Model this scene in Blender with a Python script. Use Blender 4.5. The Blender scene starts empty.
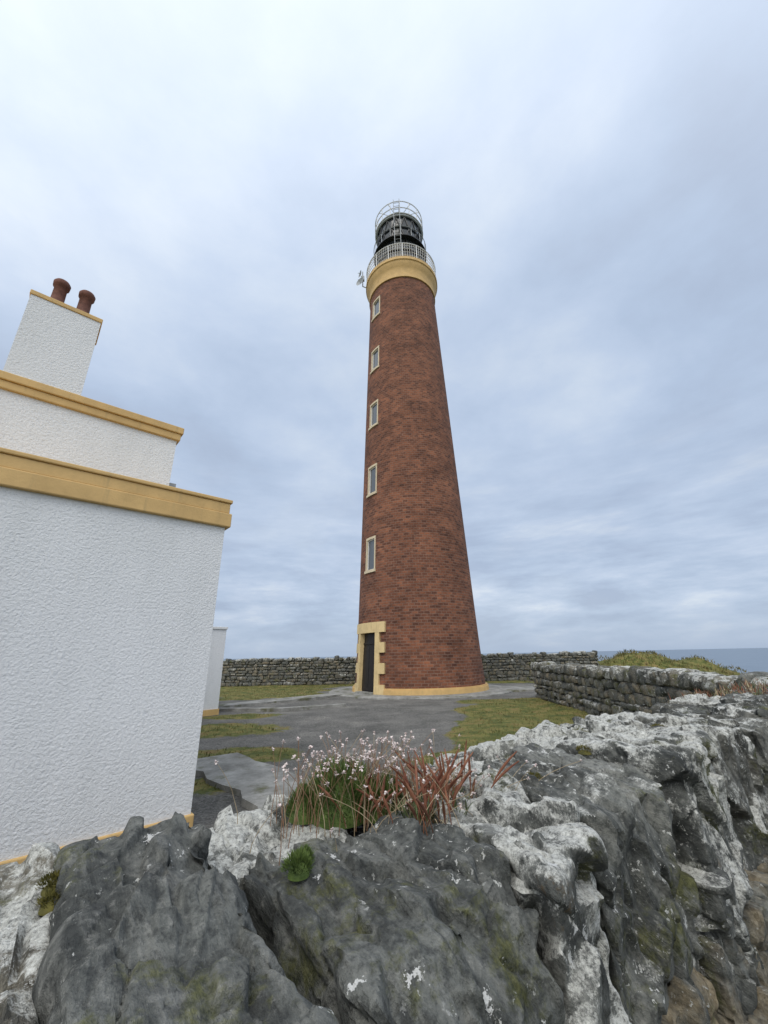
import bpy, math, random
import numpy as np
from mathutils import Vector, Matrix
random.seed(7); RNG=np.random.RandomState(11)
scene=bpy.context.scene
rad=math.radians

# ------------------------------------------------------------------ helpers
def link(o,parent=None):
    scene.collection.objects.link(o)
    if parent is not None: o.parent=parent
    return o
def empty(name):
    e=bpy.data.objects.new(name,None); scene.collection.objects.link(e); return e

class MB:
    """mesh builder"""
    def __init__(s): s.v=[];s.f=[];s.m=[];s.n=0;s.cols=[]
    def add(s,V,F,mi=0,col=None):
        V=np.asarray(V,float).reshape(-1,3)
        s.v.append(V)
        o=s.n
        for f in F:
            s.f.append([i+o for i in f]); s.m.append(mi)
        s.n+=len(V)
        c=np.zeros((len(V),4)); c[:]=(0,0,0,1) if col is None else col
        s.cols.append(c)
    def box(s,x0,x1,y0,y1,z0,z1,mi=0):
        V=[(x0,y0,z0),(x1,y0,z0),(x1,y1,z0),(x0,y1,z0),(x0,y0,z1),(x1,y0,z1),(x1,y1,z1),(x0,y1,z1)]
        s.add(V,[(0,3,2,1),(4,5,6,7),(0,1,5,4),(1,2,6,5),(2,3,7,6),(3,0,4,7)],mi)
    def tube(s,pts,r,k=6,mi=0,col=None,cap=True):
        pts=[Vector(p) for p in pts]; n=len(pts)
        rs=r if hasattr(r,'__len__') else [r]*n
        V=[];F=[]
        for i,p in enumerate(pts):
            t=(pts[min(i+1,n-1)]-pts[max(i-1,0)])
            if t.length<1e-9: t=Vector((0,0,1))
            t.normalize()
            a=Vector((0,0,1)) if abs(t.z)<.9 else Vector((1,0,0))
            u=t.cross(a).normalized(); w=t.cross(u)
            for j in range(k):
                an=2*math.pi*j/k
                V.append(p+u*(math.cos(an)*rs[i])+w*(math.sin(an)*rs[i]))
        for i in range(n-1):
            for j in range(k):
                F.append((i*k+j,i*k+(j+1)%k,(i+1)*k+(j+1)%k,(i+1)*k+j))
        if cap:
            F.append(tuple(range(k))[::-1]); F.append(tuple((n-1)*k+j for j in range(k)))
        s.add([tuple(v) for v in V],F,mi,col)
    def ring(s,c,R,r,seg=64,k=6,mi=0):
        V=[];F=[]
        for i in range(seg):
            a=2*math.pi*i/seg
            for j in range(k):
                b=2*math.pi*j/k
                q=R+r*math.cos(b)
                V.append((c[0]+q*math.cos(a),c[1]+q*math.sin(a),c[2]+r*math.sin(b)))
        for i in range(seg):
            for j in range(k):
                i2=(i+1)%seg;j2=(j+1)%k
                F.append((i*k+j,i2*k+j,i2*k+j2,i*k+j2))
        s.add(V,F,mi)
    def lathe(s,c,prof,seg=96,mi=0):
        V=[];F=[];n=len(prof)
        for i in range(seg):
            a=2*math.pi*i/seg
            for (r,z) in prof: V.append((c[0]+r*math.cos(a),c[1]+r*math.sin(a),c[2]+z))
        for i in range(seg):
            i2=(i+1)%seg
            for j in range(n-1): F.append((i*n+j,i2*n+j,i2*n+j+1,i*n+j+1))
        s.add(V,F,mi)
    def build(s,name,mats,parent=None,smooth=False,colname=None,angle=None):
        me=bpy.data.meshes.new(name)
        V=np.concatenate(s.v)
        me.from_pydata(V.tolist(),[],s.f)
        me.polygons.foreach_set('material_index',s.m)
        for m in mats: me.materials.append(m)
        if smooth: me.polygons.foreach_set('use_smooth',[True]*len(me.polygons))
        if colname:
            ca=me.color_attributes.new(colname,'FLOAT_COLOR','POINT')
            ca.data.foreach_set('color',np.concatenate(s.cols).ravel())
        me.update()
        if angle is not None: me.set_sharp_from_angle(angle=angle)
        return link(bpy.data.objects.new(name,me),parent)

# vectorised value noise
def _h(x,y,z,seed):
    with np.errstate(over='ignore'):
        h=(x.astype(np.uint32)*np.uint32(374761393)+y.astype(np.uint32)*np.uint32(668265263)+z.astype(np.uint32)*np.uint32(2246822519)+np.uint32(seed*3266489917&0xffffffff))
        h=(h^(h>>np.uint32(13)))*np.uint32(1274126177)
        h=h^(h>>np.uint32(16)); h=h*np.uint32(2654435761); h=h^(h>>np.uint32(15))
    return h.astype(np.float64)/4294967295.0*2-1
def vnoise(P,seed=0):
    i=np.floor(P).astype(np.int64); f=P-i; f=f*f*f*(f*(f*6-15)+10)
    r=0
    for dx in (0,1):
        wx=f[:,0] if dx else 1-f[:,0]
        for dy in (0,1):
            wy=f[:,1] if dy else 1-f[:,1]
            for dz in (0,1):
                wz=f[:,2] if dz else 1-f[:,2]
                r=r+wx*wy*wz*_h(i[:,0]+dx,i[:,1]+dy,i[:,2]+dz,seed)
    return r
def fbm(P,seed=0,oc=4):
    a=1;r=0;t=0
    for o in range(oc):
        r=r+a*vnoise(P*(2.03**o)+o*17.3,seed+o); t+=a; a*=.5
    return r/t
def vecn(P,seed,oc=3):
    return np.stack([fbm(P,seed,oc),fbm(P,seed+31,oc),fbm(P,seed+67,oc)],1)

# ------------------------------------------------------------------ node helpers
class NT:
    def __init__(s,name):
        s.mat=bpy.data.materials.new(name); s.mat.use_nodes=True
        s.t=s.mat.node_tree; s.b=s.t.nodes['Principled BSDF']
        s.b.inputs['Roughness'].default_value=.85
        s.b.inputs['Specular IOR Level'].default_value=.3
    def n(s,typ,**k):
        nd=s.t.nodes.new(typ)
        for a,b in k.items(): setattr(nd,a,b)
        return nd
    def set(s,sock,v):
        if isinstance(v,bpy.types.NodeSocket): s.t.links.new(v,sock)
        elif isinstance(v,(tuple,list)) and len(v)==3 and sock.type=='RGBA': sock.default_value=(*v,1)
        else: sock.default_value=v
    def coord(s,kind='Object'): return s.n('ShaderNodeTexCoord').outputs[kind]
    def mapping(s,vec,scale=(1,1,1),rot=(0,0,0),loc=(0,0,0)):
        m=s.n('ShaderNodeMapping'); s.set(m.inputs['Vector'],vec)
        m.inputs['Scale'].default_value=scale; m.inputs['Rotation'].default_value=rot; m.inputs['Location'].default_value=loc
        return m.outputs[0]
    def noise(s,vec,scale=5,detail=6,rough=.55,dist=0,col=False):
        m=s.n('ShaderNodeTexNoise'); s.set(m.inputs['Vector'],vec)
        m.inputs['Scale'].default_value=scale; m.inputs['Detail'].default_value=detail
        m.inputs['Roughness'].default_value=rough; m.inputs['Distortion'].default_value=dist
        return m.outputs['Color' if col else 'Fac']
    def voro(s,vec,scale=5,feature='F1',out='Distance'):
        m=s.n('ShaderNodeTexVoronoi',feature=feature); s.set(m.inputs['Vector'],vec); m.inputs['Scale'].default_value=scale
        return m.outputs[out]
    def ramp(s,fac,stops,interp='LINEAR'):
        m=s.n('ShaderNodeValToRGB'); m.color_ramp.interpolation=interp
        e=m.color_ramp.elements
        while len(e)<len(stops): e.new(.5)
        for i,(p,c) in enumerate(stops):
            e[i].position=p
            e[i].color=(c,c,c,1) if not hasattr(c,'__len__') else (*c,1)
        s.set(m.inputs[0],fac); return m.outputs[0]
    def mix(s,fac,a,b,mode='MIX'):
        m=s.n('ShaderNodeMix',data_type='RGBA',blend_type=mode)
        s.set(m.inputs[0],fac); s.set(m.inputs[6],a); s.set(m.inputs[7],b); return m.outputs[2]
    def math(s,op,a,b=0,clamp=False):
        m=s.n('ShaderNodeMath',operation=op,use_clamp=clamp); s.set(m.inputs[0],a); s.set(m.inputs[1],b); return m.outputs[0]
    def bump(s,h,strength=.5,dist=.02,prev=None):
        m=s.n('ShaderNodeBump'); s.set(m.inputs['Height'],h); m.inputs['Strength'].default_value=strength; m.inputs['Distance'].default_value=dist
        if prev is not None: s.set(m.inputs['Normal'],prev)
        return m.outputs[0]
    def attr(s,name):
        a=s.n('ShaderNodeAttribute'); a.attribute_name=name
        x=s.n('ShaderNodeSeparateColor'); s.t.links.new(a.outputs['Color'],x.inputs[0]); return x.outputs
    def vm(s,op,a,b):
        m=s.n('ShaderNodeVectorMath',operation=op); s.set(m.inputs[0],a); s.set(m.inputs[1],b); return m.outputs['Value' if op=='DOT_PRODUCT' else 0]
    def out(s,col=None,normal=None,rough=None):
        if col is not None: s.set(s.b.inputs['Base Color'],col)
        if normal is not None: s.set(s.b.inputs['Normal'],normal)
        if rough is not None: s.set(s.b.inputs['Roughness'],rough)
        return s.mat

# ------------------------------------------------------------------ materials
def mat_rock(name='gneiss_rock'):
    m=NT(name); c=m.coord(); at=m.attr('st'); R,G,B=at[0],at[1],at[2]
    comb=m.n('ShaderNodeCombineXYZ')
    for i in range(3): m.set(comb.inputs[i],m.math('MULTIPLY',R,13.0+i*7))
    v=m.vm('ADD',c,comb.outputs[0])
    q=m.vm('DOT_PRODUCT',v,(.72,.50,.48))
    qs=m.n('ShaderNodeVectorMath',operation='SCALE'); qs.inputs[0].default_value=(.72,.50,.48); m.set(qs.inputs['Scale'],m.math('MULTIPLY',q,3.2))
    fv=m.vm('ADD',v,qs.outputs[0])
    n1=m.noise(v,3.2,7,.66,.2); n2=m.noise(v,42,5,.75)
    strat=m.noise(fv,5.0,6,.66,.5)
    base=m.ramp(n1,[(.32,(.046,.049,.046)),(.48,(.100,.104,.096)),(.58,(.15,.155,.142)),(.72,(.23,.232,.21))])
    base=m.mix(m.ramp(strat,[(.50,.0),(.66,.6)]),base,(.24,.24,.22))
    base=m.mix(m.ramp(strat,[(.36,.75),(.47,0)]),base,(.030,.032,.031))
    base=m.mix(m.ramp(n2,[(.36,.7),(.52,0)]),base,(.030,.032,.032))
    base=m.mix(m.ramp(n2,[(.56,0),(.70,.55)]),base,(.30,.295,.27))
    base=m.mix(.6,base,m.ramp(R,[(0,(.55,.57,.58)),(.5,(1,1,1)),(1,(1.45,1.4,1.3))]),'MULTIPLY')
    tn=m.noise(v,4.5,6,.65)
    tf=m.math('MULTIPLY',m.ramp(tn,[(.42,0),(.58,1)]),B,True)
    base=m.mix(tf,base,m.ramp(n2,[(.3,(.13,.10,.06)),(.7,(.36,.30,.20))]))
    mg=m.noise(v,2.9,8,.75)
    base=m.mix(m.ramp(mg,[(.545,0),(.62,.8)]),base,m.ramp(n2,[(.35,(.030,.036,.012)),(.65,(.13,.13,.04))]))
    base=m.mix(m.ramp(mg,[(.30,.7),(.36,0)]),base,(.15,.095,.04))
    gn=m.n('ShaderNodeNewGeometry'); sp=m.n('ShaderNodeSeparateXYZ'); m.set(sp.inputs[0],gn.outputs['Normal'])
    upf=m.math('MULTIPLY',sp.outputs[2],.08)
    ln=m.noise(v,5.0,10,.80,.1)
    thr=m.math('SUBTRACT',m.math('SUBTRACT',.80,m.math('MULTIPLY',G,.305)),upf)
    lf=m.math('MULTIPLY',m.math('SUBTRACT',ln,thr),16.0,True)
    lcol=m.ramp(m.noise(v,60,5,.85),[(.36,(.12,.12,.115)),(.46,(.38,.38,.35)),(.55,(.54,.54,.50)),(.72,(.72,.72,.68))])
    base=m.mix(lf,base,lcol)
    vd=m.voro(m.mix(.10,v,m.noise(v,30,4,.75,col=True)),12)
    df=m.math('MULTIPLY',m.ramp(vd,[(.11,1),(.15,0)]),m.ramp(m.noise(v,2.7,3,.6),[(.48,0),(.53,1)]))
    base=m.mix(df,base,(.58,.58,.56))
    vd2=m.voro(m.mix(.05,v,m.noise(v,50,3,.7,col=True)),36)
    df2=m.math('MULTIPLY',m.ramp(vd2,[(.14,1),(.19,0)]),m.ramp(m.noise(v,3.7,3,.6),[(.48,0),(.56,1)]))
    base=m.mix(df2,base,(.50,.50,.47))
    h1=m.noise(v,15,8,.72,.1)
    b1=m.bump(h1,.55,.025)
    b2=m.bump(strat,.75,.025,b1)
    b3=m.bump(n2,.9,.007,b2)
    return m.out(base,b3,.85)
def mat_plain(name,col,rough=.7,var=.15,scale=6,bump=.15,bs=40,metal=0):
    m=NT(name); c=m.coord(); n=m.noise(c,scale,5,.6)
    k=m.ramp(n,[(.3,1-var),(.7,1+var*.6)])
    base=m.mix(1,(*col,),k,'MULTIPLY')
    m.b.inputs['Metallic'].default_value=metal
    return m.out(base,m.bump(m.noise(c,bs,4,.6),bump,.01),rough)
def mat_trim(name,col):
    m=NT(name); c=m.coord(); n=m.noise(c,3,6,.65); st=m.noise(m.mapping(c,(9,9,.8)),1.5,6,.7)
    base=m.mix(1,(*col,),m.ramp(n,[(.3,.82),(.7,1.08)]),'MULTIPLY')
    base=m.mix(m.ramp(st,[(.55,0),(.75,.45)]),base,(.30,.23,.12))
    return m.out(base,m.bump(m.noise(c,50,4,.6),.25,.01),.65)
def mat_harl():
    m=NT('white_roughcast'); c=m.coord()
    a=m.noise(c,38,3,.62,.4); b=m.noise(c,130,2,.6)
    dirt=m.noise(m.mapping(c,(1,1,.3)),1.4,7,.68)
    col=m.mix(m.ramp(dirt,[(.42,0),(.72,.6)]),(.75,.755,.76),(.60,.61,.61))
    col=m.mix(m.ramp(a,[(.33,.35),(.46,0)]),col,(.52,.54,.57))
    return m.out(col,m.bump(b,.3,.004,m.bump(a,.62,.024)),.9)
def mat_brick():
    m=NT('red_brick'); uv=m.coord('UV')
    bt=m.n('ShaderNodeTexBrick'); m.set(bt.inputs['Vector'],uv)
    bt.inputs['Scale'].default_value=1; bt.inputs['Brick Width'].default_value=.27; bt.inputs['Row Height'].default_value=.125
    bt.inputs['Mortar Size'].default_value=.014; bt.inputs['Mortar Smooth'].default_value=.2; bt.inputs['Bias'].default_value=-.1
    bt.inputs['Color1'].default_value=(.225,.088,.048,1); bt.inputs['Color2'].default_value=(.085,.036,.025,1); bt.inputs['Mortar'].default_value=(.19,.115,.085,1)
    c=m.coord()
    g=m.noise(m.mapping(c,(1,1,1.6)),.8,9,.75); f=m.noise(m.mapping(uv,(3.0,8,1)),1.3,5,.8)
    col=m.mix(.9,bt.outputs['Color'],m.ramp(g,[(.34,(.58,.57,.57)),(.5,(1,1,1)),(.66,(1.5,1.45,1.35))]),'MULTIPLY')
    col=m.mix(m.ramp(f,[(.56,0),(.68,.6)]),col,(.34,.19,.13))
    col=m.mix(m.ramp(f,[(.30,.7),(.44,0)]),col,(.045,.023,.018))
    b=m.bump(bt.outputs['Fac'],.6,-.012)
    return m.out(col,m.bump(f,.4,.02,b),.9)
def mat_ground():
    m=NT('yard_ground'); c=m.coord(); at=m.attr('mask'); g=at[0]
    n=m.noise(c,.8,9,.70); fine=m.noise(c,24,5,.85); pe=m.voro(c,20)
    grav=m.ramp(n,[(.32,(.085,.082,.074)),(.45,(.12,.116,.105)),(.55,(.155,.148,.134)),(.70,(.23,.22,.195))])
    grav=m.mix(.9,grav,m.ramp(fine,[(.35,.35),(.65,1.7)]),'MULTIPLY')
    grav=m.mix(m.ramp(pe,[(.12,.5),(.3,0)]),grav,(.30,.29,.27))
    gn=m.noise(c,2.0,8,.72)
    gr=m.ramp(gn,[(.34,(.045,.062,.014)),(.47,(.11,.12,.03)),(.56,(.19,.165,.05)),(.66,(.20,.13,.06))])
    gr=m.mix(.8,gr,m.ramp(m.noise(c,22,4,.7),[(.3,.5),(.7,1.5)]),'MULTIPLY')
    gf=m.math('ADD',m.math('ADD',g,.17),m.math('MULTIPLY',m.math('SUBTRACT',m.noise(c,2.6,9,.80),.5),1.7))
    gf=m.ramp(gf,[(.40,0),(.58,1)])
    col=m.mix(gf,grav,gr)
    return m.out(col,m.bump(fine,.9,.025,m.bump(n,.5,.06)),.95)
def mat_concrete():
    m=NT('concrete_apron'); c=m.coord(); n=m.noise(c,1.8,9,.75)
    col=m.ramp(n,[(.32,(.13,.125,.11)),(.5,(.25,.245,.225)),(.68,(.40,.39,.36))])
    col=m.mix(m.ramp(m.noise(c,1.1,7,.7),[(.54,0),(.62,.85)]),col,(.10,.10,.045))
    return m.out(col,m.bump(m.noise(c,25,6,.7),.4,.01),.9)
def mat_blade(name,c1,c2,sc=30):
    m=NT(name); c=m.coord()
    return m.out(m.ramp(m.noise(c,sc,3,.6),[(.3,c1),(.7,c2)]),None,.7)
def mat_sea():
    m=NT('sea_water'); c=m.coord()
    n=m.noise(m.mapping(c,(.02,.06,1)),1,6,.6)
    return m.out(m.ramp(n,[(.3,(.08,.12,.17)),(.7,(.14,.19,.25))]),m.bump(m.noise(c,.25,5,.6),.5,.5),.35)

ROCK=mat_rock(); HARL=mat_harl(); BRICK=mat_brick(); GROUND=mat_ground(); CONC=mat_concrete(); SEA=mat_sea()
YEL=mat_trim('ochre_paint',(.62,.41,.17))
YEL2=mat_trim('pale_ochre_paint',(.70,.53,.27))
CREAM=mat_plain('cream_paint',(.62,.52,.36),.6,.1,3,.2,60)
WHITE=mat_plain('white_paint',(.70,.70,.69),.5,.08)
GREY=mat_plain('galvanised_paint',(.36,.38,.39),.45,.15)
BLACK=mat_plain('black_paint',(.018,.020,.022),.35,.3)
TERRA=mat_plain('terracotta',(.17,.075,.055),.8,.4,14)
DARKDOOR=mat_plain('dark_door_paint',(.02,.016,.014),.5,.3)
ROOFM=mat_plain('roof_felt',(.12,.12,.12),.9,.2)
def mat_glass():
    m=NT('window_glass'); m.b.inputs['Roughness'].default_value=.06; m.b.inputs['Specular IOR Level'].default_value=.9
    return m.out((.08,.09,.10))
GLASS=mat_glass()

# ------------------------------------------------------------------ camera
F=400.0; pitch=rad(19.7); roll=rad(1.2); EYE=1.65
cam=bpy.data.cameras.new('camera'); co=bpy.data.objects.new('camera',cam); scene.collection.objects.link(co)
cam.sensor_fit='VERTICAL'; cam.sensor_height=24; cam.sensor_width=18; cam.lens=24*F/1024
fwd=Vector((0,math.cos(pitch),math.sin(pitch))); up=Vector((0,-math.sin(pitch),math.cos(pitch))); rt=Vector((1,0,0))
R2=rt*math.cos(roll)-up*math.sin(roll); U2=up*math.cos(roll)+rt*math.sin(roll)
M=Matrix((( R2.x,U2.x,-fwd.x,0),(R2.y,U2.y,-fwd.y,0),(R2.z,U2.z,-fwd.z,EYE),(0,0,0,1)))
co.matrix_world=M; cam.clip_start=.02; cam.clip_end=30000; scene.camera=co

# ------------------------------------------------------------------ world + sun
sun_el=rad(52); sun_az=rad(195)
sd=Vector((math.sin(sun_az)*math.cos(sun_el),math.cos(sun_az)*math.cos(sun_el),math.sin(sun_el)))
w=bpy.data.worlds.new('World'); scene.world=w; w.use_nodes=True
class WN(NT):
    def __init__(s): s.t=w.node_tree
W=WN(); W.t.nodes.clear()
wo=W.n('ShaderNodeOutputWorld')
sky=W.n('ShaderNodeTexSky'); sky.sky_type='NISHITA'; sky.sun_disc=False; sky.sun_elevation=sun_el; sky.sun_rotation=sun_az
b1=W.n('ShaderNodeBackground'); W.set(b1.inputs[0],sky.outputs[0]); b1.inputs[1].default_value=.1
g=W.coord('Generated'); sx=W.n('ShaderNodeSeparateXYZ'); W.set(sx.inputs[0],g)
zz=W.math('MAXIMUM',sx.outputs[2],0.0); zd=W.math('ADD',zz,.55)
cb=W.n('ShaderNodeCombineXYZ'); W.set(cb.inputs[0],W.math('DIVIDE',sx.outputs[0],zd)); W.set(cb.inputs[1],W.math('DIVIDE',sx.outputs[1],zd)); W.set(cb.inputs[2],W.math('MULTIPLY',zz,1.2))
P=cb.outputs[0]
n1=W.noise(W.mapping(P,(1,1,1),(0,0,.5),(3.1,1.7,0)),1.3,4,.5,0)
n2=W.noise(W.mapping(P,(1.2,1.2,1),(0,0,-.65),(7.3,4.2,0)),3.0,9,.58,.12)
mixn=W.math('ADD',W.math('MULTIPLY',n1,.55),W.math('MULTIPLY',n2,.45))
cl=W.ramp(mixn,[(.36,(.45,.54,.70)),(.45,(.50,.61,.79)),(.52,(.56,.67,.85)),(.59,(.64,.74,.89)),(.69,(.76,.84,.94))])
lown=W.noise(W.mapping(P,(1.5,1.5,7),(0,0,0),(2,9,3)),2.2,8,.6,.1)
lowc=W.ramp(lown,[(.36,(.39,.47,.62)),(.48,(.49,.59,.75)),(.58,(.60,.69,.84)),(.70,(.80,.86,.93))])
cl=W.mix(W.ramp(zz,[(.0,.8),(.12,.75),(.5,0)]),cl,lowc)
cl=W.mix(W.ramp(zz,[(0,.8),(.04,.5),(.10,0)]),cl,(.42,.52,.68))
dt=W.n('ShaderNodeVectorMath',operation='DOT_PRODUCT'); W.set(dt.inputs[0],g); dt.inputs[1].default_value=sd
gl=W.math('POWER',W.math('MAXIMUM',dt.outputs['Value'],0),1.7)
cl=W.mix(W.math('MULTIPLY',gl,.85,True),cl,(.86,.85,.82))
b2=W.n('ShaderNodeBackground'); W.set(b2.inputs[0],cl); W.set(b2.inputs[1],W.math('ADD',W.math('MULTIPLY',gl,1.2),.99))
ms=W.n('ShaderNodeMixShader'); ms.inputs[0].default_value=.92; W.set(ms.inputs[1],b1.outputs[0]); W.set(ms.inputs[2],b2.outputs[0])
W.set(wo.inputs[0],ms.outputs[0])
sl=bpy.data.lights.new('sun','SUN'); sl.energy=1.05; sl.angle=rad(32); sl.color=(1,.95,.87)
so=bpy.data.objects.new('sun',sl); scene.collection.objects.link(so); so.rotation_euler=(-sd).to_track_quat('-Z','Y').to_euler()
vs=scene.view_settings; vs.view_transform='Standard'; vs.look='None'; vs.exposure=0

# ------------------------------------------------------------------ terrain (one sheet)
def sm(a,b,x): t=np.clip((x-a)/(b-a),0,1); return t*t*(3-2*t)
def terr(x,y):
    z=.05*fbm(np.stack([x*.9,y*.9,0*x],1),5,3)
    P=np.stack([x*.12,y*.12,0*x],1)
    out=np.maximum(sm(7.5,14,x),sm(29,36,y))
    z=z+out*(fbm(P,9,4)*.8-.9)
    z-=sm(10,45,x)*4.5+sm(34,60,y)*6
    r=np.maximum(np.maximum(x-48,y-60),np.maximum(-x-150,-y-200))
    z-=sm(0,40,r)*32
    z+=(3.25+1.1*fbm(np.stack([x*.45,y*.45,0*x],1),44,4))*np.exp(-(np.abs((x-20)/7.0)**2.6+((y-31)/5)**2))
    return z
def axis(lo,a,b,hi,st):
    c=np.arange(a,b,st); L=[];q=a;d=st
    while q>lo: d*=1.22; q-=d; L.append(q)
    Rr=[];q=c[-1];d=st
    while q<hi: d*=1.14; q+=d; Rr.append(q)
    return np.array(L[::-1]+list(c)+Rr)
xs=axis(-260,-10,8,110,.16); ys=axis(-260,1,28,130,.16)
X,Y=np.meshgrid(xs,ys); xf,yf=X.ravel(),Y.ravel(); Z=terr(xf,yf)
V=np.stack([xf,yf,Z],1); nx=len(xs); ny=len(ys)
idx=np.arange(nx*ny).reshape(ny,nx)
Fc=np.stack([idx[:-1,:-1],idx[:-1,1:],idx[1:,1:],idx[1:,:-1]],-1).reshape(-1,4).tolist()
def grassmask(x,y):
    nz=fbm(np.stack([x*.8,y*.8,0*x+3],1),21,4)
    g=0*x
    def el(cx,cy,rx,ry): return np.clip(1.6-1.6*np.sqrt(((x-cx)/rx)**2+((y-cy)/ry)**2),0,1)
    g=np.maximum(g, sm(-.4,.5,x-(.5+(y-7.2)*.27)+nz*.9)*sm(17.3,16.2,y)*sm(5,6,y))
    g=np.maximum(g,el(-2.8,8.2,1.5,.9)); g=np.maximum(g,el(-4.1,10.9,1.9,1.2)); g=np.maximum(g,el(-4.5,13.4,1.6,.9)*.8)
    g=np.maximum(g,el(-2.6,6.5,.9,.5)*.8); g=np.maximum(g,el(0,3.6,2.4,.7)*.8)
    g=np.maximum(g,sm(18.4,19.6,y+nz*1.5)*sm(-2.6,-3.6,x+nz))
    g=np.maximum(g,sm(24.8,25.6,y)*.9)
    g=np.maximum(g,np.maximum(sm(6.2,7.2,x)*sm(18,16.5,y),np.maximum(sm(29,30,y),sm(12,14,x))))
    g=np.maximum(g,sm(-13,-15,x)); g=np.maximum(g,sm(.3,-.5,y))
    return np.clip(g+nz*.18*(g>.05),0,1)
gm=grassmask(xf,yf)
mb=MB(); mb.add(V,Fc); mb.cols=[np.stack([gm,0*gm,0*gm,0*gm+1],1)]
mb.build('ground',[GROUND],smooth=True,colname='mask')
mb=MB(); seg=128; V=[(0,0,-22)];Fs=[]
for r in (60,200,800,3000,12000,25000):
    for i in range(seg): a=2*math.pi*i/seg; V.append((r*math.cos(a),r*math.sin(a),-22))
for i in range(seg): Fs.append((0,1+i,1+(i+1)%seg))
for k in range(5):
    for i in range(seg):
        a=1+k*seg+i; b=1+k*seg+(i+1)%seg; Fs.append((a,a+seg,b+seg,b))
mb.add(V,Fs); mb.build('sea',[SEA])

# ------------------------------------------------------------------ lighthouse
TX,TY=1.58,21.5
LH=empty('lighthouse')
def RR(z): return 3.14-.0372*z+.07*math.exp(-z/1.2)
TOPZ=24.8
TH=rad(-143)
wz=[6.45,10.6,14.8,18.8,23.0]
wh=[.80,.78,.74,.72,.68]; ww=.33
ops=[(TH-ww/RR(z),TH+ww/RR(z),z-h,z+h,z) for z,h in zip(wz,wh)]
dth=.60/3.2; ops.append((TH-dth,TH+dth,.12,2.65,0))
ths=set(round(-math.pi+2*math.pi*i/120,5) for i in range(120)); zs=set(round(v,4) for v in np.arange(0,TOPZ+.01,TOPZ/50))
for a,b,c,d,_ in ops: ths|={round(a,5),round(b,5)}; zs|={round(c,4),round(d,4)}
def clean(s,eps,keep):
    L=sorted(s);o=[]
    for v in L:
        if o and v-o[-1]<eps:
            if any(abs(v-k)<1e-4 for k in keep):
                if not any(abs(o[-1]-k)<1e-4 for k in keep): o.pop()
                o.append(v)
            continue
        o.append(v)
    return o
ths=clean(ths,.002,[q for o in ops for q in o[:2]]); zs=clean(zs,.02,[q for o in ops for q in o[2:4]])
def tp(th,z,off=0): r=RR(z)+off; return (TX+r*math.cos(th),TY+r*math.sin(th),z)
V=[];Fq=[];UV=[]
nt=len(ths)
for z in zs:
    for t in ths: V.append(tp(t,z))
for j in range(len(zs)-1):
    for i in range(nt):
        t0=ths[i]; t1=ths[(i+1)%nt]+(2*math.pi if i==nt-1 else 0); tm=(t0+t1)/2; zm=(zs[j]+zs[j+1])/2
        if any(a<tm<b and c<zm<d for a,b,c,d,_ in ops): continue
        i2=(i+1)%nt
        Fq.append((j*nt+i,j*nt+i2,(j+1)*nt+i2,(j+1)*nt+i)); UV+= [(t0*3,zs[j]),(t1*3,zs[j]),(t1*3,zs[j+1]),(t0*3,zs[j+1])]
me=bpy.data.meshes.new('brick_shaft'); me.from_pydata(V,[],Fq); uvl=me.uv_layers.new(name='UVMap')
uvl.data.foreach_set('uv',np.array(UV).ravel()); me.materials.append(BRICK)
me.polygons.foreach_set('use_smooth',[True]*len(me.polygons)); me.update()
link(bpy.data.objects.new('brick_shaft',me),LH)
def arcbox(mb,t0,t1,z0,z1,r0,r1,n=4,mi=0):
    V=[];Fx=[]
    for i in range(n+1):
        t=t0+(t1-t0)*i/n
        V+=[tp(t,z0,r0),tp(t,z0,r1),tp(t,z1,r1),tp(t,z1,r0)]
    for i in range(n):
        for k in range(4):
            Fx.append((i*4+k,(i+1)*4+k,(i+1)*4+(k+1)%4,i*4+(k+1)%4))
    Fx.append((0,1,2,3)); Fx.append(tuple(n*4+k for k in (3,2,1,0)))
    mb.add(V,Fx,mi)
wb=MB()
for (a,b,c,d,z) in ops[:-1]:
    rw=RR(z); e=.08/rw
    arcbox(wb,a-e,a,c,d,-.3,.02); arcbox(wb,b,b+e,c,d,-.3,.02)
    arcbox(wb,a-e*1.1,b+e*1.1,d,d+.12,-.3,.025); arcbox(wb,a-e*1.4,b+e*1.4,c-.13,c,-.3,.07)
    arcbox(wb,a,b,c,d,-.12,-.09,4,1)
    f=.035/rw
    arcbox(wb,a,a+f,c,d,-.09,-.05,1,2); arcbox(wb,b-f,b,c,d,-.09,-.05,1,2)
    arcbox(wb,a+f,b-f,c,c+.05,-.09,-.05,2,2); arcbox(wb,a+f,b-f,d-.05,d,-.09,-.05,2,2)
wb.build('tower_windows',[CREAM,GLASS,WHITE],LH)
db=MB(); a,b,c,d,_=ops[-1]; e=.26/3.2
hh=(d-0.0)/6
for k in range(6):
    ex=.30/3.2 if k%2==0 else 0
    arcbox(db,a-e-ex,a,k*hh,(k+1)*hh,-.35,.09+.003*k,4); arcbox(db,b,b+e+ex,k*hh,(k+1)*hh,-.35,.09+.003*k,4)
arcbox(db,a-e-.1,b+e+.1,d,d+.46,-.35,.115,8)
arcbox(db,a,b,0,c,-.35,.22,4,2)
arcbox(db,a,b,c,d,-.20,-.12,4,1)
arcbox(db,a,TH-.004,c+.05,d-.6,-.12,-.09,3,1); arcbox(db,TH+.004,b,c+.05,d-.6,-.12,-.09,3,1)
arcbox(db,a,b,d-.5,d-.43,-.12,-.07,4,1)
db.build('tower_doorway',[YEL2,DARKDOOR,CONC],LH)
pb=MB()
de=e+.30/3.2
g0=b+de; g1=a-de+2*math.pi
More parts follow.
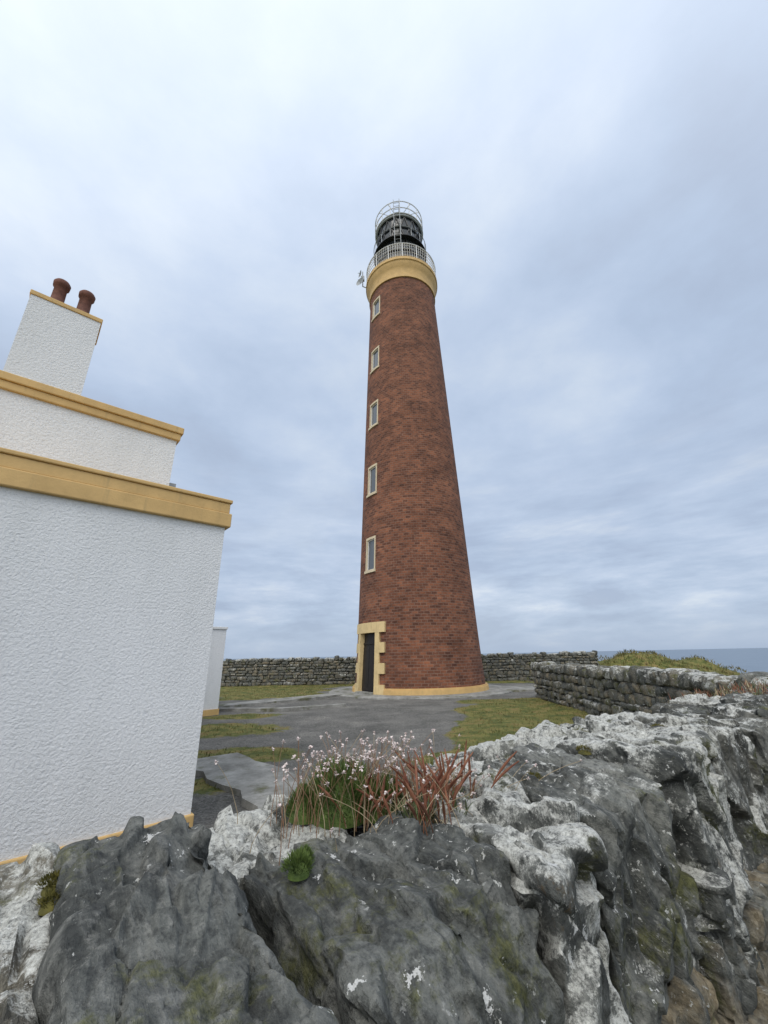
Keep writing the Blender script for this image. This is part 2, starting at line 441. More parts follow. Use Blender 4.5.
arcbox(pb,g0,g1,0,.24,-.02,.12,90,0); arcbox(pb,g0,g1,.24,.30,-.02,.08,90,0)
pb.build('tower_plinth',[YEL],LH)
cb_=MB()
T=(TX,TY,0)
rt_=RR(TOPZ)
cb_.lathe(T,[(rt_-.05,TOPZ-.1),(rt_+.08,TOPZ-.1),(rt_+.08,TOPZ+.12),(rt_+.03,TOPZ+.16),(rt_+.04,TOPZ+.55),(rt_+.10,TOPZ+.75),(rt_+.22,TOPZ+.95),(rt_+.25,TOPZ+1.15),(rt_+.31,TOPZ+1.18),(rt_+.31,TOPZ+1.4),(rt_+.25,TOPZ+1.45),(0,TOPZ+1.47)])
cb_.build('gallery_cornice',[YEL],LH,smooth=True,angle=rad(35))
GZ=TOPZ+1.46; gr=rt_+.24
rl=MB()
for h in (.12,.42,.72,.98): rl.ring((TX,TY,GZ+h),gr,.018,96,5)
rl.ring((TX,TY,GZ+1.18),gr,.04,96,6)
for i in range(96):
    t=2*math.pi*i/96; x,y=TX+gr*math.cos(t),TY+gr*math.sin(t)
    rl.tube([(x,y,GZ),(x,y,GZ+1.18)],.034 if i%6==0 else .012,5)
rl.build('gallery_railing',[WHITE],LH)
lb=MB(); LR=1.62
lb.lathe(T,[(LR+.1,GZ-.02),(LR+.1,GZ+1.5),(LR+.22,GZ+1.55),(LR+.22,GZ+1.68),(LR,GZ+1.7)],64,0)
GT=GZ+5.0
lb.lathe(T,[(LR-.03,GZ+1.7),(LR-.03,GT)],48,1)
NB=16
for i in range(NB):
    for sg in (1,-1):
        for k in range(3):
            z0=GZ+1.7+k*(GT-GZ-1.7)/3; z1=z0+(GT-GZ-1.7)/3
            t0=2*math.pi*(i+.5*(k%2)*1)/NB; t1=t0+sg*math.pi/NB
            lb.tube([(TX+LR*math.cos(t0),TY+LR*math.sin(t0),z0),(TX+LR*math.cos(t1),TY+LR*math.sin(t1),z1)],.045,5)
for z in (GZ+1.7,GZ+2.8,GZ+3.9,GT): lb.ring((TX,TY,z),LR+.01,.06,48,6)
lb.lathe(T,[(LR,GT-.05),(LR+.12,GT),(LR+.12,GT+.22),(LR,GT+.3),(LR-.15,GT+.5),(LR-.5,GT+.95),(LR-1.0,GT+1.25),(.25,GT+1.4),(.22,GT+1.75),(.3,GT+1.9),(.2,GT+2.1),(0,GT+2.15)],64,2)
lb.lathe(T,[(LR,GZ+2.75),(LR+.32,GZ+2.75),(LR+.32,GZ+2.82),(LR,GZ+2.82)],64,0)
lb.ring((TX,TY,GZ+3.6),LR+.3,.025,64,5,2)
for i in range(16):
    t=2*math.pi*i/16; x,y=TX+(LR+.3)*math.cos(t),TY+(LR+.3)*math.sin(t); lb.tube([(x,y,GZ+2.8),(x,y,GZ+3.6)],.02,5,2)
LBG=mat_plain('lantern_interior_glass',(.045,.052,.058),.08,.3)
lb.build('lantern_room',[BLACK,LBG,GREY],LH,smooth=True,angle=rad(30))
rr=MB(); RG=LR+.16
for h in (.15,.7,1.35): rr.ring((TX,TY,GT+h),RG,.036,64,6)
for i in range(16):
    t=2*math.pi*i/16; x,y=TX+RG*math.cos(t),TY+RG*math.sin(t); rr.tube([(x,y,GT+.1),(x,y,GT+1.35)],.028,5)
for i in range(6):
    t=math.pi*i/6
    pts=[(TX+RG*math.cos(q)*math.cos(t),TY+RG*math.cos(q)*math.sin(t),GT+1.35+.55*math.sin(q)) for q in np.linspace(0,math.pi,13)]
    rr.tube(pts,.026,5)
tc=math.atan2(-TY,-TX)-.05
for s_ in (-.2,.2):
    t=tc+s_/1.9; x,y=TX+(LR+.36)*math.cos(t),TY+(LR+.36)*math.sin(t)
    rr.tube([(x,y,GZ+.1),(x,y,GT+1.3)],.024,5,1)
for k in range(18):
    z=GZ+.3+k*.33; ps=[]
    for s_ in (-.2,.2): t=tc+s_/1.9; ps.append((TX+(LR+.36)*math.cos(t),TY+(LR+.36)*math.sin(t),z))
    rr.tube(ps,.016,5,1)
rr.build('roof_railing_and_ladder',[WHITE,GREY],LH)
dm=MB()
def dish(c,ax,r):
    ax=Vector(ax).normalized(); u=ax.cross(Vector((0,0,1))).normalized(); v=ax.cross(u)
    V=[];Fd=[];n=20
    for k in range(5):
        q=r*k/4
        for i in range(n):
            a_=2*math.pi*i/n; V.append(Vector(c)+u*(q*math.cos(a_))+v*(q*math.sin(a_))+ax*(.35*q*q/r))
    for k in range(4):
        for i in range(n): Fd.append((k*n+i,k*n+(i+1)%n,(k+1)*n+(i+1)%n,(k+1)*n+i))
    dm.add([tuple(p) for p in V],Fd)
    dm.tube([Vector(c),Vector(c)+ax*(r*.9)],.02,5)
tl=rad(-178); bx=Vector((TX+gr*math.cos(tl),TY+gr*math.sin(tl),GZ))
dm.tube([bx+Vector((0,0,0)),bx+Vector((-.3,-.05,.1)),bx+Vector((-.3,-.05,1.5))],.04,6)
dish(bx+Vector((-.42,-.15,.35)),(-.6,-.8,.1),.34); dish(bx+Vector((-.42,-.15,1.15)),(-.9,-.4,.1),.26)
dm.box(bx.x-.42,bx.x-.18,bx.y-.2,bx.y,bx.z+.6,bx.z+.95)
dm.build('antenna_dishes',[GREY],LH,smooth=False)
ab=MB(); ab.lathe(T,[(2.5,.05),(4.35,.06),(4.45,.04),(4.46,-.2)],80); ab.build('concrete_apron',[CONC])
pth=MB()
def ribbon(mb,pts,w,z):
    V=[];Fx=[]
    for i,p in enumerate(pts):
        q=Vector(pts[min(i+1,len(pts)-1)])-Vector(pts[max(i-1,0)]); q.normalize(); nn=Vector((-q.y,q.x)); w1=w*(1+.12*math.sin(i*2.3))
        for s_,zz_ in ((-.5,-.1),(-.5,z),(.5,z),(.5,-.1)): V.append((p[0]+nn.x*w1*s_,p[1]+nn.y*w1*s_,zz_))
    for i in range(len(pts)-1):
        for k in range(3): Fx.append((i*4+k,i*4+k+1,(i+1)*4+k+1,(i+1)*4+k))
    mb.add(V,Fx)
ribbon(pth,[(-2.3,19.4),(-4,17.6),(-6.2,15.6)],.9,.085)
ribbon(pth,[(5.3,20.8),(8,20.4),(12,19.8)],2.0,.07)
ribbon(pth,[(-6.2,14.9),(-3.5,14.5),(-1.5,15.4)],.25,.09)
ribbon(pth,[(-3.1,7.9),(-2.8,7.5),(-2.5,7.25),(-2.2,6.9),(-1.9,6.6),(-1.6,6.3),(-1.35,6.0),(-1.1,5.6),(-.95,5.2),(-.8,4.6)],.95,.062)
pth.build('concrete_path',[CONC])

# ------------------------------------------------------------------ keeper's house
HS=empty('white_house')
ang=rad(41.8); e=Vector((math.cos(ang),math.sin(ang),0)); nn=Vector((-math.sin(ang),math.cos(ang),0))
C0=Vector((-2.03,4.85,0))
HM=Matrix(((e.x,nn.x,0,C0.x),(e.y,nn.y,0,C0.y),(0,0,1,0),(0,0,0,1)))
def hb(name,mats,mb,angle=None,bev=0):
    o=mb.build(name,mats,HS); o.matrix_local=HM
    if bev:
        md=o.modifiers.new('b','BEVEL'); md.width=bev; md.segments=2
    return o
h=MB()
wx0,wx1,w0,w1=-3.3,-2.30,1.2,2.4
def wallface(h,x0,x1,z0,z1,y,op=None,mi=0):
    xs_=[x0]+([op[0],op[1]] if op else [])+[x1]; zs_=[z0]+([op[2],op[3]] if op else [])+[z1]
    for i in range(len(xs_)-1):
        for j in range(len(zs_)-1):
            if op and i==1 and j==1: continue
            h.add([(xs_[i],y,zs_[j]),(xs_[i+1],y,zs_[j]),(xs_[i+1],y,zs_[j+1]),(xs_[i],y,zs_[j+1])],[(0,1,2,3)],mi)
    if op:
        a,b,c,d=op
        h.add([(a,y,c),(b,y,c),(b,y,d),(a,y,d),(a,y+.18,c),(b,y+.18,c),(b,y+.18,d),(a,y+.18,d)],[(0,1,5,4),(1,2,6,5),(2,3,7,6),(3,0,4,7)],mi)
wallface(h,-7,0,-.1,3.24,0,(wx0,wx1,w0,w1))
h.add([(0,0,-.1),(0,9,-.1),(0,9,3.24),(0,0,3.24)],[(0,1,2,3)])
h.add([(-7,0,-.1),(-7,9,-.1),(-7,9,3.24),(-7,0,3.24)],[(3,2,1,0)])
h.add([(-7,9,-.1),(0,9,-.1),(0,9,3.24),(-7,9,3.24)],[(3,2,1,0)])
UX=-.47
h.box(-7,UX,1.2,9,3.45,4.84)
hb('roughcast_walls',[HARL],h)
h=MB(); h.box(wx0,wx1,.12,.16,w0,w1,0); h.box(wx0,wx0+.06,.06,.12,w0,w1,1); h.box(wx1-.06,wx1,.06,.12,w0,w1,1)
h.box(wx0+.06,wx1-.06,.07,.12,w1-.06,w1,1); h.box(wx0+.06,wx1-.06,.07,.12,w0,w0+.06,1); h.box(wx0+.06,wx1-.06,.07,.12,1.78,1.83,1)
hb('house_window',[GLASS,WHITE],h)
h=MB()
h.box(-7.1,.055,-.055,9.05,3.22,3.40); h.box(-7.05,.03,-.03,9.03,3.401,3.54); h.box(-7.1,.05,-.05,9.06,3.541,3.59)
h.box(-7.1,UX+.04,1.16,9.05,4.83,4.94); h.box(-7.1,UX+.065,1.135,9.07,4.941,5.05)
h.box(-7.03,.03,-.03,9.03,-.12,.17)
hb('ochre_cornices_and_plinth',[YEL],h,bev=.012)
h=MB(); h.box(-6.9,-.2,.2,8.9,3.5,3.57); h.box(-6.9,UX-.1,1.3,8.9,4.8,5.02); hb('flat_roof',[ROOFM],h)
h=MB(); h.box(-2.52,-1.73,1.18,1.75,5.0,6.34); hb('chimney_stack',[HARL],h)
h=MB(); h.box(-2.535,-1.715,1.165,1.765,6.33,6.40); hb('chimney_cope',[YEL],h,bev=.01)
def pot(mb,x,y,z):
    mb.lathe((x,y,z),[(.10,0),(.10,.05),(.08,.08),(.076,.37),(.098,.385),(.103,.45),(.085,.48),(.068,.48),(.064,.1)],24)
h=MB(); pot(h,-2.27,1.36,6.39); pot(h,-1.97,1.36,6.39); o=hb('chimney_pots',[TERRA],h)
for p in o.data.polygons: p.use_smooth=True
h=MB(); h.tube([(UX,1.5,4.1),(UX+.1,1.5,4.1),(UX+.1,1.5,3.62)],.035,8); h.box(UX,UX+.14,1.42,1.58,4.12,4.22); hb('rainwater_outlet',[GREY],h)
h=MB(); h.box(-.0,3.58,9.02,14.0,-.1,2.58); hb('rear_wing_walls',[HARL],h)
h=MB(); h.box(-.05,3.61,8.98,14.03,2.57,2.65); hb('rear_wing_cope',[WHITE],h,bev=.01)
h=MB(); h.box(.031,3.605,8.99,14.03,-.11,.16); hb('rear_wing_plinth',[YEL],h)

# ------------------------------------------------------------------ stones
_cache={}
def lattice(nx,ny,nz):
    k=(nx,ny,nz)
    if k in _cache: return _cache[k]
    d={};V=[];Fx=[]
    def vid(i,j,l):
        q=(i,j,l)
        if q not in d: d[q]=len(V); V.append((2*i/nx-1,2*j/ny-1,2*l/nz-1))
        return d[q]
    for i in range(nx):
        for j in range(ny):
            Fx.append((vid(i,j,0),vid(i,j+1,0),vid(i+1,j+1,0),vid(i+1,j,0)))
            Fx.append((vid(i,j,nz),vid(i+1,j,nz),vid(i+1,j+1,nz),vid(i,j+1,nz)))
    for i in range(nx):
        for l in range(nz):
            Fx.append((vid(i,0,l),vid(i+1,0,l),vid(i+1,0,l+1),vid(i,0,l+1)))
            Fx.append((vid(i,ny,l),vid(i,ny,l+1),vid(i+1,ny,l+1),vid(i+1,ny,l)))
    for j in range(ny):
        for l in range(nz):
            Fx.append((vid(0,j,l),vid(0,j,l+1),vid(0,j+1,l+1),vid(0,j+1,l)))
            Fx.append((vid(nx,j,l),vid(nx,j+1,l),vid(nx,j+1,l+1),vid(nx,j,l+1)))
    _cache[k]=(np.array(V,float),Fx); return _cache[k]
def facet_disp(Q,N,rs,cell,amp,slope,fn,aniso,tau,crack=0,cap=300):
    A=np.eye(3)+(aniso-1)*np.outer(fn,fn)
    ext=(Q.max(0)-Q.min(0)); area=2*(ext[0]*ext[1]+ext[1]*ext[2]+ext[0]*ext[2]); M=int(min(cap,max(8,area/cell**2*aniso**.5)))
    ids=rs.choice(len(Q),min(M,len(Q)),replace=False); S=Q[ids]
    Qw=(Q+vecn(Q/(cell*1.3)+7,5,2)*cell*.10)@A; Sw=S@A
    h=rs.uniform(-1,1,len(S)); gsl=rs.normal(size=(len(S),3))*slope
    out=np.zeros(len(Q)); ck=rs.rand(len(S))
    for a0 in range(0,len(Q),8000):
        q=Qw[a0:a0+8000]
        d=np.sqrt(np.clip((q**2).sum(1)[:,None]+(Sw**2).sum(1)[None]-2*q@Sw.T,0,None))
        k=np.argpartition(d,2,axis=1)[:,:3]; dk=np.take_along_axis(d,k,1); o_=np.argsort(dk,1); k=np.take_along_axis(k,o_,1); dk=np.take_along_axis(dk,o_,1)
        w_=np.exp(-(dk-dk[:,:1])/tau); w_/=w_.sum(1)[:,None]
        val=np.clip(h[k]*amp+np.einsum('ijk,ijk->ij',gsl[k],Q[a0:a0+8000][:,None,:]-S[k]),-2.2*amp,2.2*amp)
        r=(w_*val).sum(1)
        if crack: r-=crack*np.exp(-(dk[:,1]-dk[:,0])/(tau*1.6))*((ck[k[:,0]]+ck[k[:,1]])>1.1)
        out[a0:a0+8000]=r
    return out
def stone(mb,top,bot,n,seed,col,k=26,facets=6,amp=.014,dr=(1.2,1.55),detail=2,fol=None,cuts=()):
    rs=np.random.RandomState(seed)
    P,Fx=lattice(*n); P=P.copy()
    r=(np.abs(P)**k).sum(1)**(1.0/k); P=P/r[:,None]
    Nn=np.sign(P)*np.abs(P)**12
    pl=[(np.array(a,float)/np.linalg.norm(a),d) for a,d in cuts]
    for q in range(facets):
        a=rs.normal(size=3); a/=np.abs(a).max(); a=np.where(np.abs(a)<.2,a*.3,a); a/=np.linalg.norm(a)
        d=rs.uniform(*dr)
        if abs(a).max()>.9: continue
        pl.append((a,d))
    for a,d in pl:
        s_=P@a-d
        c_=np.clip(s_,0,None)
        P=P-c_[:,None]*a; Nn=np.where((c_>0)[:,None],a,Nn)
    u=(P[:,0]+1)/2; v=(P[:,1]+1)/2; t=(P[:,2]+1)/2
    top=np.array(top,float); bot=np.array(bot,float)
    def bil(c): return ((1-u)*(1-v))[:,None]*c[0]+(u*(1-v))[:,None]*c[1]+(u*v)[:,None]*c[2]+((1-u)*v)[:,None]*c[3]
    Q=bil(bot)*(1-t)[:,None]+bil(top)*t[:,None]
    ax=top[1]-top[0]; ax/=np.linalg.norm(ax); ay=top[3]-top[0]; ay-=ax*(ay@ax); ay/=np.linalg.norm(ay); az=np.cross(ax,ay)
    N=Nn@np.stack([ax,ay,az]); N/=np.linalg.norm(N,axis=1)[:,None]+1e-9
    o=rs.uniform(0,50,3)
    if detail==0:
        Q=Q+vecn(Q*5+o,seed%97,2)*amp
    else:
        fn=ax*.8+az*rs.uniform(-.1,.5)+ay*rs.uniform(-.3,.3) if fol is None else np.array(fol,float); fn/=np.linalg.norm(fn)
        Q=Q+vecn(Q*2.2+o,seed%97,2)*.014
        D=facet_disp(Q,N,rs,.19,amp*1.6,.17,fn,1.9,.0035,.016 if detail>1 else 0)
        D+=facet_disp(Q,N,rs,.07,amp*.42,.14,fn,2.1,.003,.004 if detail>1 else 0)
        D+=fbm(Q*18+o,seed%83,3)*amp*.20
        if detail>1: D+=fbm(Q*55+o,seed%61,2)*.0018
        Q=Q+N*D[:,None]
    mb.add(Q,Fx,0,(*col,1))

wa=rad(38); wd=np.array([math.cos(wa),math.sin(wa)]); wn=np.array([-math.sin(wa),math.cos(wa)])
def WP(s,t,z): p=wd*s+wn*t; return (p[0],p[1],z)
fw=MB()
def cop(q,zt,zb,col,seed,n=(30,40,26),flare=.0,gap=.007,**k):
    zt=zt if hasattr(zt,'__len__') else [zt]*4
    q=[(s+(gap if i in (0,3) else -gap),t) for i,(s,t) in enumerate(q)]
    top=[WP(s,t,z) for (s,t),z in zip(q,zt)]
    bot=[WP(s,t+(flare if i<2 else 0),zb) for i,(s,t) in enumerate(q)]
    stone(fw,top,bot,n,seed,col,**k)
cop([(-.42,.44),(.09,.46),(.10,1.50),(-.36,1.52)],[1.17,1.18,1.21,1.17],.70,(.85,.97,.3),1,n=(66,110,24),facets=2)
cop([(.09,.44),(.50,.40),(.42,1.29),(.085,1.38)],[1.19,1.14,1.285,1.255],.62,(.48,.12,0),2,n=(76,140,50),facets=1,cuts=[((1,-.1,.8),1.02)],amp=.011)
cop([(.40,1.18),(.78,1.16),(.84,1.56),(.42,1.60)],[1.15,1.14,1.15,1.16],.7,(.75,.99,0),3,n=(46,48,24),facets=3)
cop([(.49,.56),(.93,.64),(1.0,1.15),(.46,1.20)],[1.12,1.19,1.20,1.17],.50,(.42,.2,0),4,n=(84,90,90),facets=3,cuts=[((.1,-1,.9),1.12)],amp=.012)
cop([(.945,.64),(1.22,.68),(1.42,1.16),(1.03,1.16)],[1.18,1.21,1.24,1.20],.45,(.5,1.0,0),5,n=(60,84,90),facets=3)
cop([(.82,1.17),(1.36,1.17),(1.38,1.60),(.86,1.60)],[1.12,1.14,1.16,1.12],.6,(.5,.7,0),6,n=(40,36,20),facets=3)
cop([(1.245,.70),(1.88,.74),(1.86,1.26),(1.44,1.25)],[1.20,1.21,1.25,1.24],.58,(.60,.6,0),7,n=(96,80,80),facets=3)
cop([(1.38,1.27),(1.86,1.28),(1.9,1.60),(1.38,1.60)],[1.18,1.20,1.20,1.16],.6,(.4,.9,0),8,n=(34,30,20))
cop([(1.92,.68),(2.43,.73),(2.48,1.20),(1.89,1.22)],[1.27,1.29,1.28,1.26],.55,(.45,.97,0),9,n=(76,64,76),facets=4)
cop([(1.88,1.23),(2.5,1.22),(2.55,1.62),(1.95,1.6)],[1.2,1.22,1.22,1.18],.6,(.5,.98,0),10,n=(34,30,20))
cop([(2.47,.74),(3.18,.72),(3.22,1.17),(2.53,1.2)],[1.25,1.27,1.27,1.26],.45,(.35,.92,.1),12,n=(80,56,76),facets=4)
cop([(2.52,1.19),(3.25,1.17),(3.3,1.5),(2.56,1.58)],[1.23,1.25,1.25,1.21],.6,(.55,.95,0),13,n=(34,26,20))
s=3.24; i=0
while s<7.6:
    wd_=random.uniform(.35,.7); z=1.24+random.uniform(-.05,.06)
    cop([(s,.74),(s+wd_,.72),(s+wd_+.03,1.12),(s+.02,1.12)],[z,z+.02,z,z],.55,(random.random(),random.uniform(.6,1),.1),40+i,n=(36,28,28),detail=1)
    cop([(s+.02,1.1),(s+wd_+.02,1.1),(s+wd_,1.46),(s+.02,1.48)],z-.03,.6,(random.random(),random.uniform(.5,1),.1),80+i,n=(24,18,14),detail=1)
    s+=wd_+.01; i+=1
s=-.43; i=0
while s>-5:
    wd_=random.uniform(.35,.6); z=1.17+random.uniform(-.04,.05)
    cop([(s-wd_,.62),(s,.6),(s,1.45),(s-wd_,1.45)],[z,z,z+.02,z],.65,(random.random(),random.uniform(.3,.8),.2),140+i,n=(20,28,16),detail=1)
    s-=wd_+.01; i+=1
for side in (0,1):
    rows=[(-.15,.24),(.20,.50),(.46,.72)]
    for ri,(z0,z1) in enumerate(rows):
        s=-5+random.uniform(0,.3)
        while s<7.6:
            wd_=random.uniform(.25,.55)
            t0=.67-.03*(2-ri)+random.uniform(-.03,.03); t1=1.06
            if side: t0,t1=1.06,1.44+random.uniform(-.03,.03)
            near=(side==0 and -.2<s<3.2)
            q=[(s,t0),(s+wd_,t0+random.uniform(-.03,.03)),(s+wd_,t1),(s,t1)]
            j=random.uniform(-.04,.04)
            top=[WP(a_,b_,z1+j) for a_,b_ in q]; bot=[WP(a_,b_,z0+j) for a_,b_ in q]
            stone(fw,top,bot,(44,16,38) if near else (8,6,7),random.randint(200,9999),(random.uniform(.4,1),random.uniform(.2,.8),random.uniform(.6,1) if s>.9 else .2),detail=2 if near else 0,amp=.014)
            s+=wd_+.012
c=[(-5,.80),(7.5,.80),(7.5,1.40),(-5,1.40)]
fw.add([WP(a_,b_,-.2) for a_,b_ in c]+[WP(a_,b_,1.02) for a_,b_ in c],[(4,5,6,7),(0,1,5,4),(1,2,6,5),(2,3,7,6),(3,0,4,7)],0,(0,0,0,1))
fw.build('stone_wall',[ROCK],smooth=True,colname='st',angle=rad(35))

def rubble(name,p0,p1,h,th,cw=(.2,.5),rh=(.13,.24)):
    mb=MB(); p0=np.array(p0,float); p1=np.array(p1,float); L=np.linalg.norm(p1-p0); d=(p1-p0)/L; n=np.array([-d[1],d[0]])
    def WQ(s,t,z):
        p=p0+d*s+n*t; return (p[0],p[1],z)
    z=-.15
    while z<h-.28:
        hh=random.uniform(*rh)
        for sd_ in (0,1):
            s=random.uniform(-.3,0)
            while s<L:
                w_=random.uniform(*cw)*random.choice([.6,1,1.3]); e_=min(s+w_,L)
                s0=max(s,0)
                if e_-s0>.06:
                    t0,t1=(-th/2-random.uniform(0,.07),0.02) if sd_==0 else (-.02,th/2+random.uniform(0,.07))
                    q=[(s0,t0),(e_,t0),(e_,t1),(s0,t1)]; j=random.uniform(-.035,.035); j2=random.uniform(-.04,.03)
                    stone(mb,[WQ(a_+random.uniform(-.03,.03),b_,z+hh+j2) for a_,b_ in q],[WQ(a_,b_,z+j) for a_,b_ in q],(4,3,3),random.randint(1,99999),(random.random()*.9,random.uniform(.1,.9),random.uniform(0,.8)),k=6,facets=6,amp=.035,detail=0,dr=(1.0,1.35))
                s=e_ if s+w_>=L else s+w_
        z+=hh
    s=0
    while s<L:
        w_=random.uniform(.14,.45); e_=min(s+w_,L); zt=h+random.uniform(-.08,.08)
        q=[(s,-th/2-.05),(e_,-th/2-.05),(e_,th/2+.05),(s,th/2+.05)]; lean=random.uniform(-.04,.08)
        stone(mb,[WQ(a_+lean,b_,zt) for a_,b_ in q],[WQ(a_,b_,z-.02) for a_,b_ in q],(5,7,5),random.randint(1,99999),(random.random()*.9,random.uniform(.5,1),random.uniform(0,.4)),k=6,facets=7,amp=.04,detail=0,dr=(1.0,1.35))
        s+=w_
    q=[(.05,-th/2+.06),(L-.05,-th/2+.06),(L-.05,th/2-.06),(.05,th/2-.06)]
    mb.add([WQ(a_,b_,-.3) for a_,b_ in q]+[WQ(a_,b_,h-.12) for a_,b_ in q],[(4,5,6,7),(0,1,5,4),(1,2,6,5),(2,3,7,6),(3,0,4,7)],0,(0,0,0,1))
    return mb.build(name,[ROCK],smooth=True,colname='st',angle=rad(40))
rubble('boundary_wall',(5.75,5.3),(6.05,17.2),1.22,.55)
rubble('boundary_wall',(-17,27.6),(13.2,27.0),1.60,.55,cw=(.25,.6))

# ------------------------------------------------------------------ grass
def blades(mb,pts,hgt,wid,lean,mi=0,dirs=None):
    for i,p in enumerate(pts):
        a=random.uniform(0,6.283); h_=hgt*random.uniform(.5,1.25); w_=wid*random.uniform(.7,1.3); l=lean*random.uniform(.2,1.4)*h_
        b=random.uniform(0,6.283)
        ux,uy=math.cos(a)*w_/2,math.sin(a)*w_/2; lx,ly=math.cos(b)*l,math.sin(b)*l
        d=(0,0,1) if dirs is None else dirs[i]
        qx,qy,qz=p[0]+d[0]*h_*.6+lx*.35,p[1]+d[1]*h_*.6+ly*.35,p[2]+d[2]*h_*.6
        V=[(p[0]-ux,p[1]-uy,p[2]),(p[0]+ux,p[1]+uy,p[2]),(qx+ux*.7,qy+uy*.7,qz),(qx-ux*.7,qy-uy*.7,qz),(p[0]+d[0]*h_+lx,p[1]+d[1]*h_+ly,p[2]+d[2]*h_)]
        mb.add(V,[(0,1,2,3),(3,2,4)],mi)
GRA=mat_blade('turf_grass',(.065,.08,.02),(.23,.18,.07),1.5)
gb=MB()
N=55000
gx=RNG.uniform(-9,6,N); gy=RNG.uniform(5,27,N)
mk=grassmask(gx,gy)
ok=(mk>.5)&((gx-TX)**2+(gy-TY)**2>4.6**2)&(RNG.rand(N)<.5)
rel=np.stack([gx-C0.x,gy-C0.y],1); lx=rel@np.array([e.x,e.y]); ly=rel@np.array([nn.x,nn.y])
ok&=~((lx<.05)&(ly>-.05)&(ly<9.1)); ok&=~((lx<4.1)&(ly>8.9)&(ly<14.1))
gz=terr(gx,gy)
blades(gb,[(gx[i],gy[i],gz[i]-.01) for i in np.where(ok)[0]],.06,.018,.7)
N=9000; gx=RNG.normal(19,6,N); gy=RNG.normal(30,4.5,N); gz=terr(gx,gy)
blades(gb,[(gx[i],gy[i],gz[i]-.02) for i in range(N) if gx[i]>8],.20,.05,.8)
gb.build('grass',[GRA])

# ------------------------------------------------------------------ plants on the wall
LEAF=mat_blade('thrift_leaf',(.04,.07,.014),(.14,.20,.05),25)
LEAFD=mat_blade('plantain_leaf',(.05,.08,.03),(.14,.17,.07),25)
STEM=mat_blade('dry_stem',(.20,.10,.06),(.30,.19,.11),25)
REDS=mat_blade('red_spike',(.12,.036,.022),(.25,.11,.06),30)
HEAD=mat_blade('dry_flower',(.50,.38,.36),(.80,.73,.69),60)
DRY=mat_blade('straw',(.26,.19,.11),(.42,.34,.22),25)
MOSS=mat_blade('moss',(.05,.05,.012),(.16,.14,.03),40)
def cushion(mb,c,r,hz,n,bl,bw,mi=0):
    pts=[];ds=[]
    for i in range(n):
        a=random.uniform(0,6.283); z=random.random()**.7; q=math.sqrt(max(0,1-z*z))
        k=random.uniform(.75,1.0)*(1+.18*math.sin(a*3+c[0]*40))
        dx,dy=math.cos(a)*q,math.sin(a)*q
        pts.append((c[0]+dx*r*k,c[1]+dy*r*k,c[2]+z*hz*k)); dd=Vector((dx+random.uniform(-.4,.4),dy+random.uniform(-.4,.4),z+.5+random.uniform(-.3,.3))).normalized(); ds.append(tuple(dd))
    blades(mb,pts,bl,bw,.3,mi,dirs=ds)
    V=[];Fx=[]
    for j in range(7):
        for i in range(14):
            a=2*math.pi*i/14; th_=math.pi/2*j/6; q=.8
            V.append((c[0]+math.cos(a)*math.cos(th_)*r*q,c[1]+math.sin(a)*math.cos(th_)*r*q,c[2]-.01+math.sin(th_)*hz*q))
    for j in range(6):
        for i in range(14): Fx.append((j*14+i,j*14+(i+1)%14,(j+1)*14+(i+1)%14,(j+1)*14+i))
    mb.add(V,Fx,mi)
def stem(mb,p,h,lean,mi,r,head=None,seg=6):
    a=random.uniform(0,6.283); l=lean*h
    pts=[]
    for k in range(seg+1):
        t=k/seg; pts.append((p[0]+math.cos(a)*l*t**1.6+random.uniform(-1,1)*.0015,p[1]+math.sin(a)*l*t**1.6,p[2]+h*(t-.18*lean*t*t)))
    mb.tube(pts,[r*(1-.4*k/seg) for k in range(seg+1)],4,mi,cap=False)
    if head:
        hc=Vector(pts[-1])
        for q in range(10):
            d=Vector((random.gauss(0,1),random.gauss(0,1),random.gauss(.4,.8))).normalized()*head*random.uniform(.6,1.1)
            u=d.cross(Vector((0,0,1))).normalized()*head*.45
            mb.add([tuple(hc),tuple(hc+d*.7+u),tuple(hc+d*1.15),tuple(hc+d*.7-u)],[(0,1,2,3)],5)
def spike(mb,p,h,lean,mi):
    a=random.uniform(0,6.283); l=lean*h; seg=8; pts=[];rs=[]
    for k in range(seg+1):
        t=k/seg; pts.append((p[0]+math.cos(a)*l*t**1.5,p[1]+math.sin(a)*l*t**1.5,p[2]+h*(t-.2*lean*t*t)))
        rs.append(.0014 if t<.45 else .0048*(1.05-.7*abs(t-.7)/.3) )
    mb.tube(pts,rs,6,mi)
def strap(mb,c,n,L,w,mi,lean=.8):
    for i in range(n):
        a=random.uniform(0,6.283); l=L*random.uniform(.5,1.1); q=random.uniform(.3,1)*lean
        x,y,z=c[0]+random.gauss(0,.02),c[1]+random.gauss(0,.02),c[2]
        ux,uy=-math.sin(a)*w/2,math.cos(a)*w/2; V=[];Fx=[]
        for k in range(6):
            t=k/5; px=x+math.cos(a)*l*q*t; py=y+math.sin(a)*l*q*t; pz=z+l*(t-.55*q*t*t); ww_=1-t**3
            V+=[(px-ux*ww_,py-uy*ww_,pz),(px+ux*ww_,py+uy*ww_,pz)]
        for k in range(5): Fx.append((2*k,2*k+1,2*k+3,2*k+2))
        mb.add(V,Fx,mi)
PM=[LEAF,LEAFD,STEM,REDS,DRY,HEAD,MOSS]
pl=MB(); zt=1.165
cushion(pl,WP(.83,1.33,zt),.12,.135,5200,.022,.003,0)
cushion(pl,WP(.94,1.25,zt),.08,.09,2400,.024,.003,0)
cushion(pl,WP(.74,1.40,zt),.065,.075,1400,.02,.003,0)
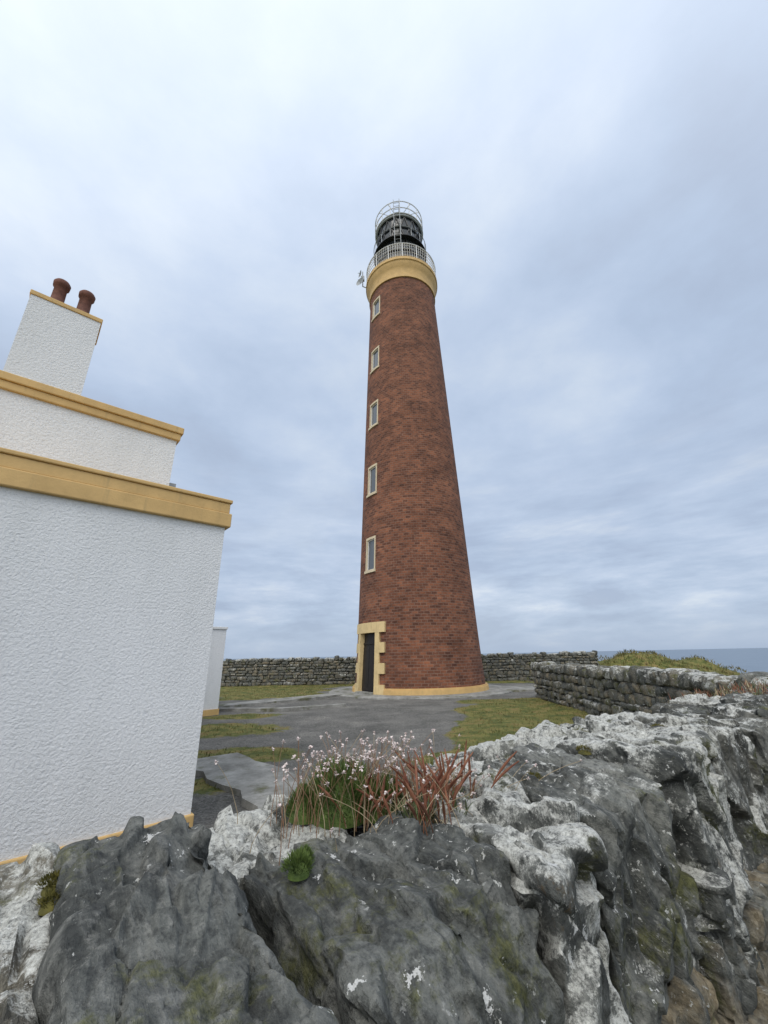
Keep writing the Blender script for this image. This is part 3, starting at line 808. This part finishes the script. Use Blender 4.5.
for (s_,t_,n_) in ((.98,1.07,70),(1.03,1.11,80),(1.09,1.16,70),(1.0,1.2,60),(1.12,1.10,50),(.92,1.09,60),(1.05,1.04,40)):
    strap(pl,WP(s_,t_,zt+.01),n_,.09,.005,1); strap(pl,WP(s_,t_,zt+.01),n_//3,.11,.004,4,1.2)
for i in range(190):
    s_=random.gauss(.90,.14); t_=random.gauss(1.30,.08); stem(pl,WP(s_,t_,zt),random.uniform(.12,.24),random.uniform(.1,.7),2 if random.random()<.6 else 4,.0011,.008)
for i in range(110):
    s_=random.gauss(1.08,.12); t_=random.gauss(1.11,.06); stem(pl,WP(s_,t_,zt),random.uniform(.06,.17),random.uniform(.4,1.3),4,.0011,.007)
for i in range(75):
    s_=random.gauss(1.04,.08); t_=random.gauss(1.11,.06); spike(pl,WP(s_,t_,zt),random.uniform(.09,.20),random.uniform(.1,.9),3)
for i in range(16):
    spike(pl,WP(random.gauss(.88,.06),random.gauss(1.2,.03),zt),random.uniform(.08,.14),random.uniform(.3,.9),3)
pl.build('sea_thrift_plant',PM)
p2=MB(); cushion(p2,WP(.55,1.06,1.175),.032,.032,1100,.012,.0022,0); cushion(p2,WP(.58,1.09,1.175),.024,.024,500,.012,.002,0); p2.build('thrift_cushion',PM)
p3=MB(); cushion(p3,WP(.09,1.25,1.215),.03,.018,900,.007,.002,6); cushion(p3,WP(.085,1.18,1.21),.025,.016,600,.007,.002,6); p3.build('moss_clump',PM)
p4=MB(); cushion(p4,WP(.10,.80,1.185),.03,.022,600,.010,.002,0)
for i in range(60): strap(p4,WP(random.gauss(.09,.025),random.gauss(.79,.02),1.19),2,.025,.004,3)
p4.build('sea_plantain_clump',PM)
for (s_,t_,z_,r_) in ((1.43,1.0,1.225,.03),(1.9,1.05,1.24,.035),(1.24,1.12,1.21,.03),(2.48,.95,1.27,.04),(2.2,1.22,1.24,.05)):
    p6=MB(); cushion(p6,WP(s_,t_,z_),r_,r_*.5,700,.007,.002,6); cushion(p6,WP(s_+r_*.9,t_+r_*.8,z_),r_*.7,r_*.35,400,.007,.002,6); p6.build('moss_clump',PM)
p5=MB()
for i in range(240):
    s_=random.uniform(4.2,7.2); t_=random.uniform(1.05,1.5); strap(p5,WP(s_,t_,1.2),3,.13,.006,random.choice([3,4,3,1]))
p5.build('dry_heather_clump',PM)
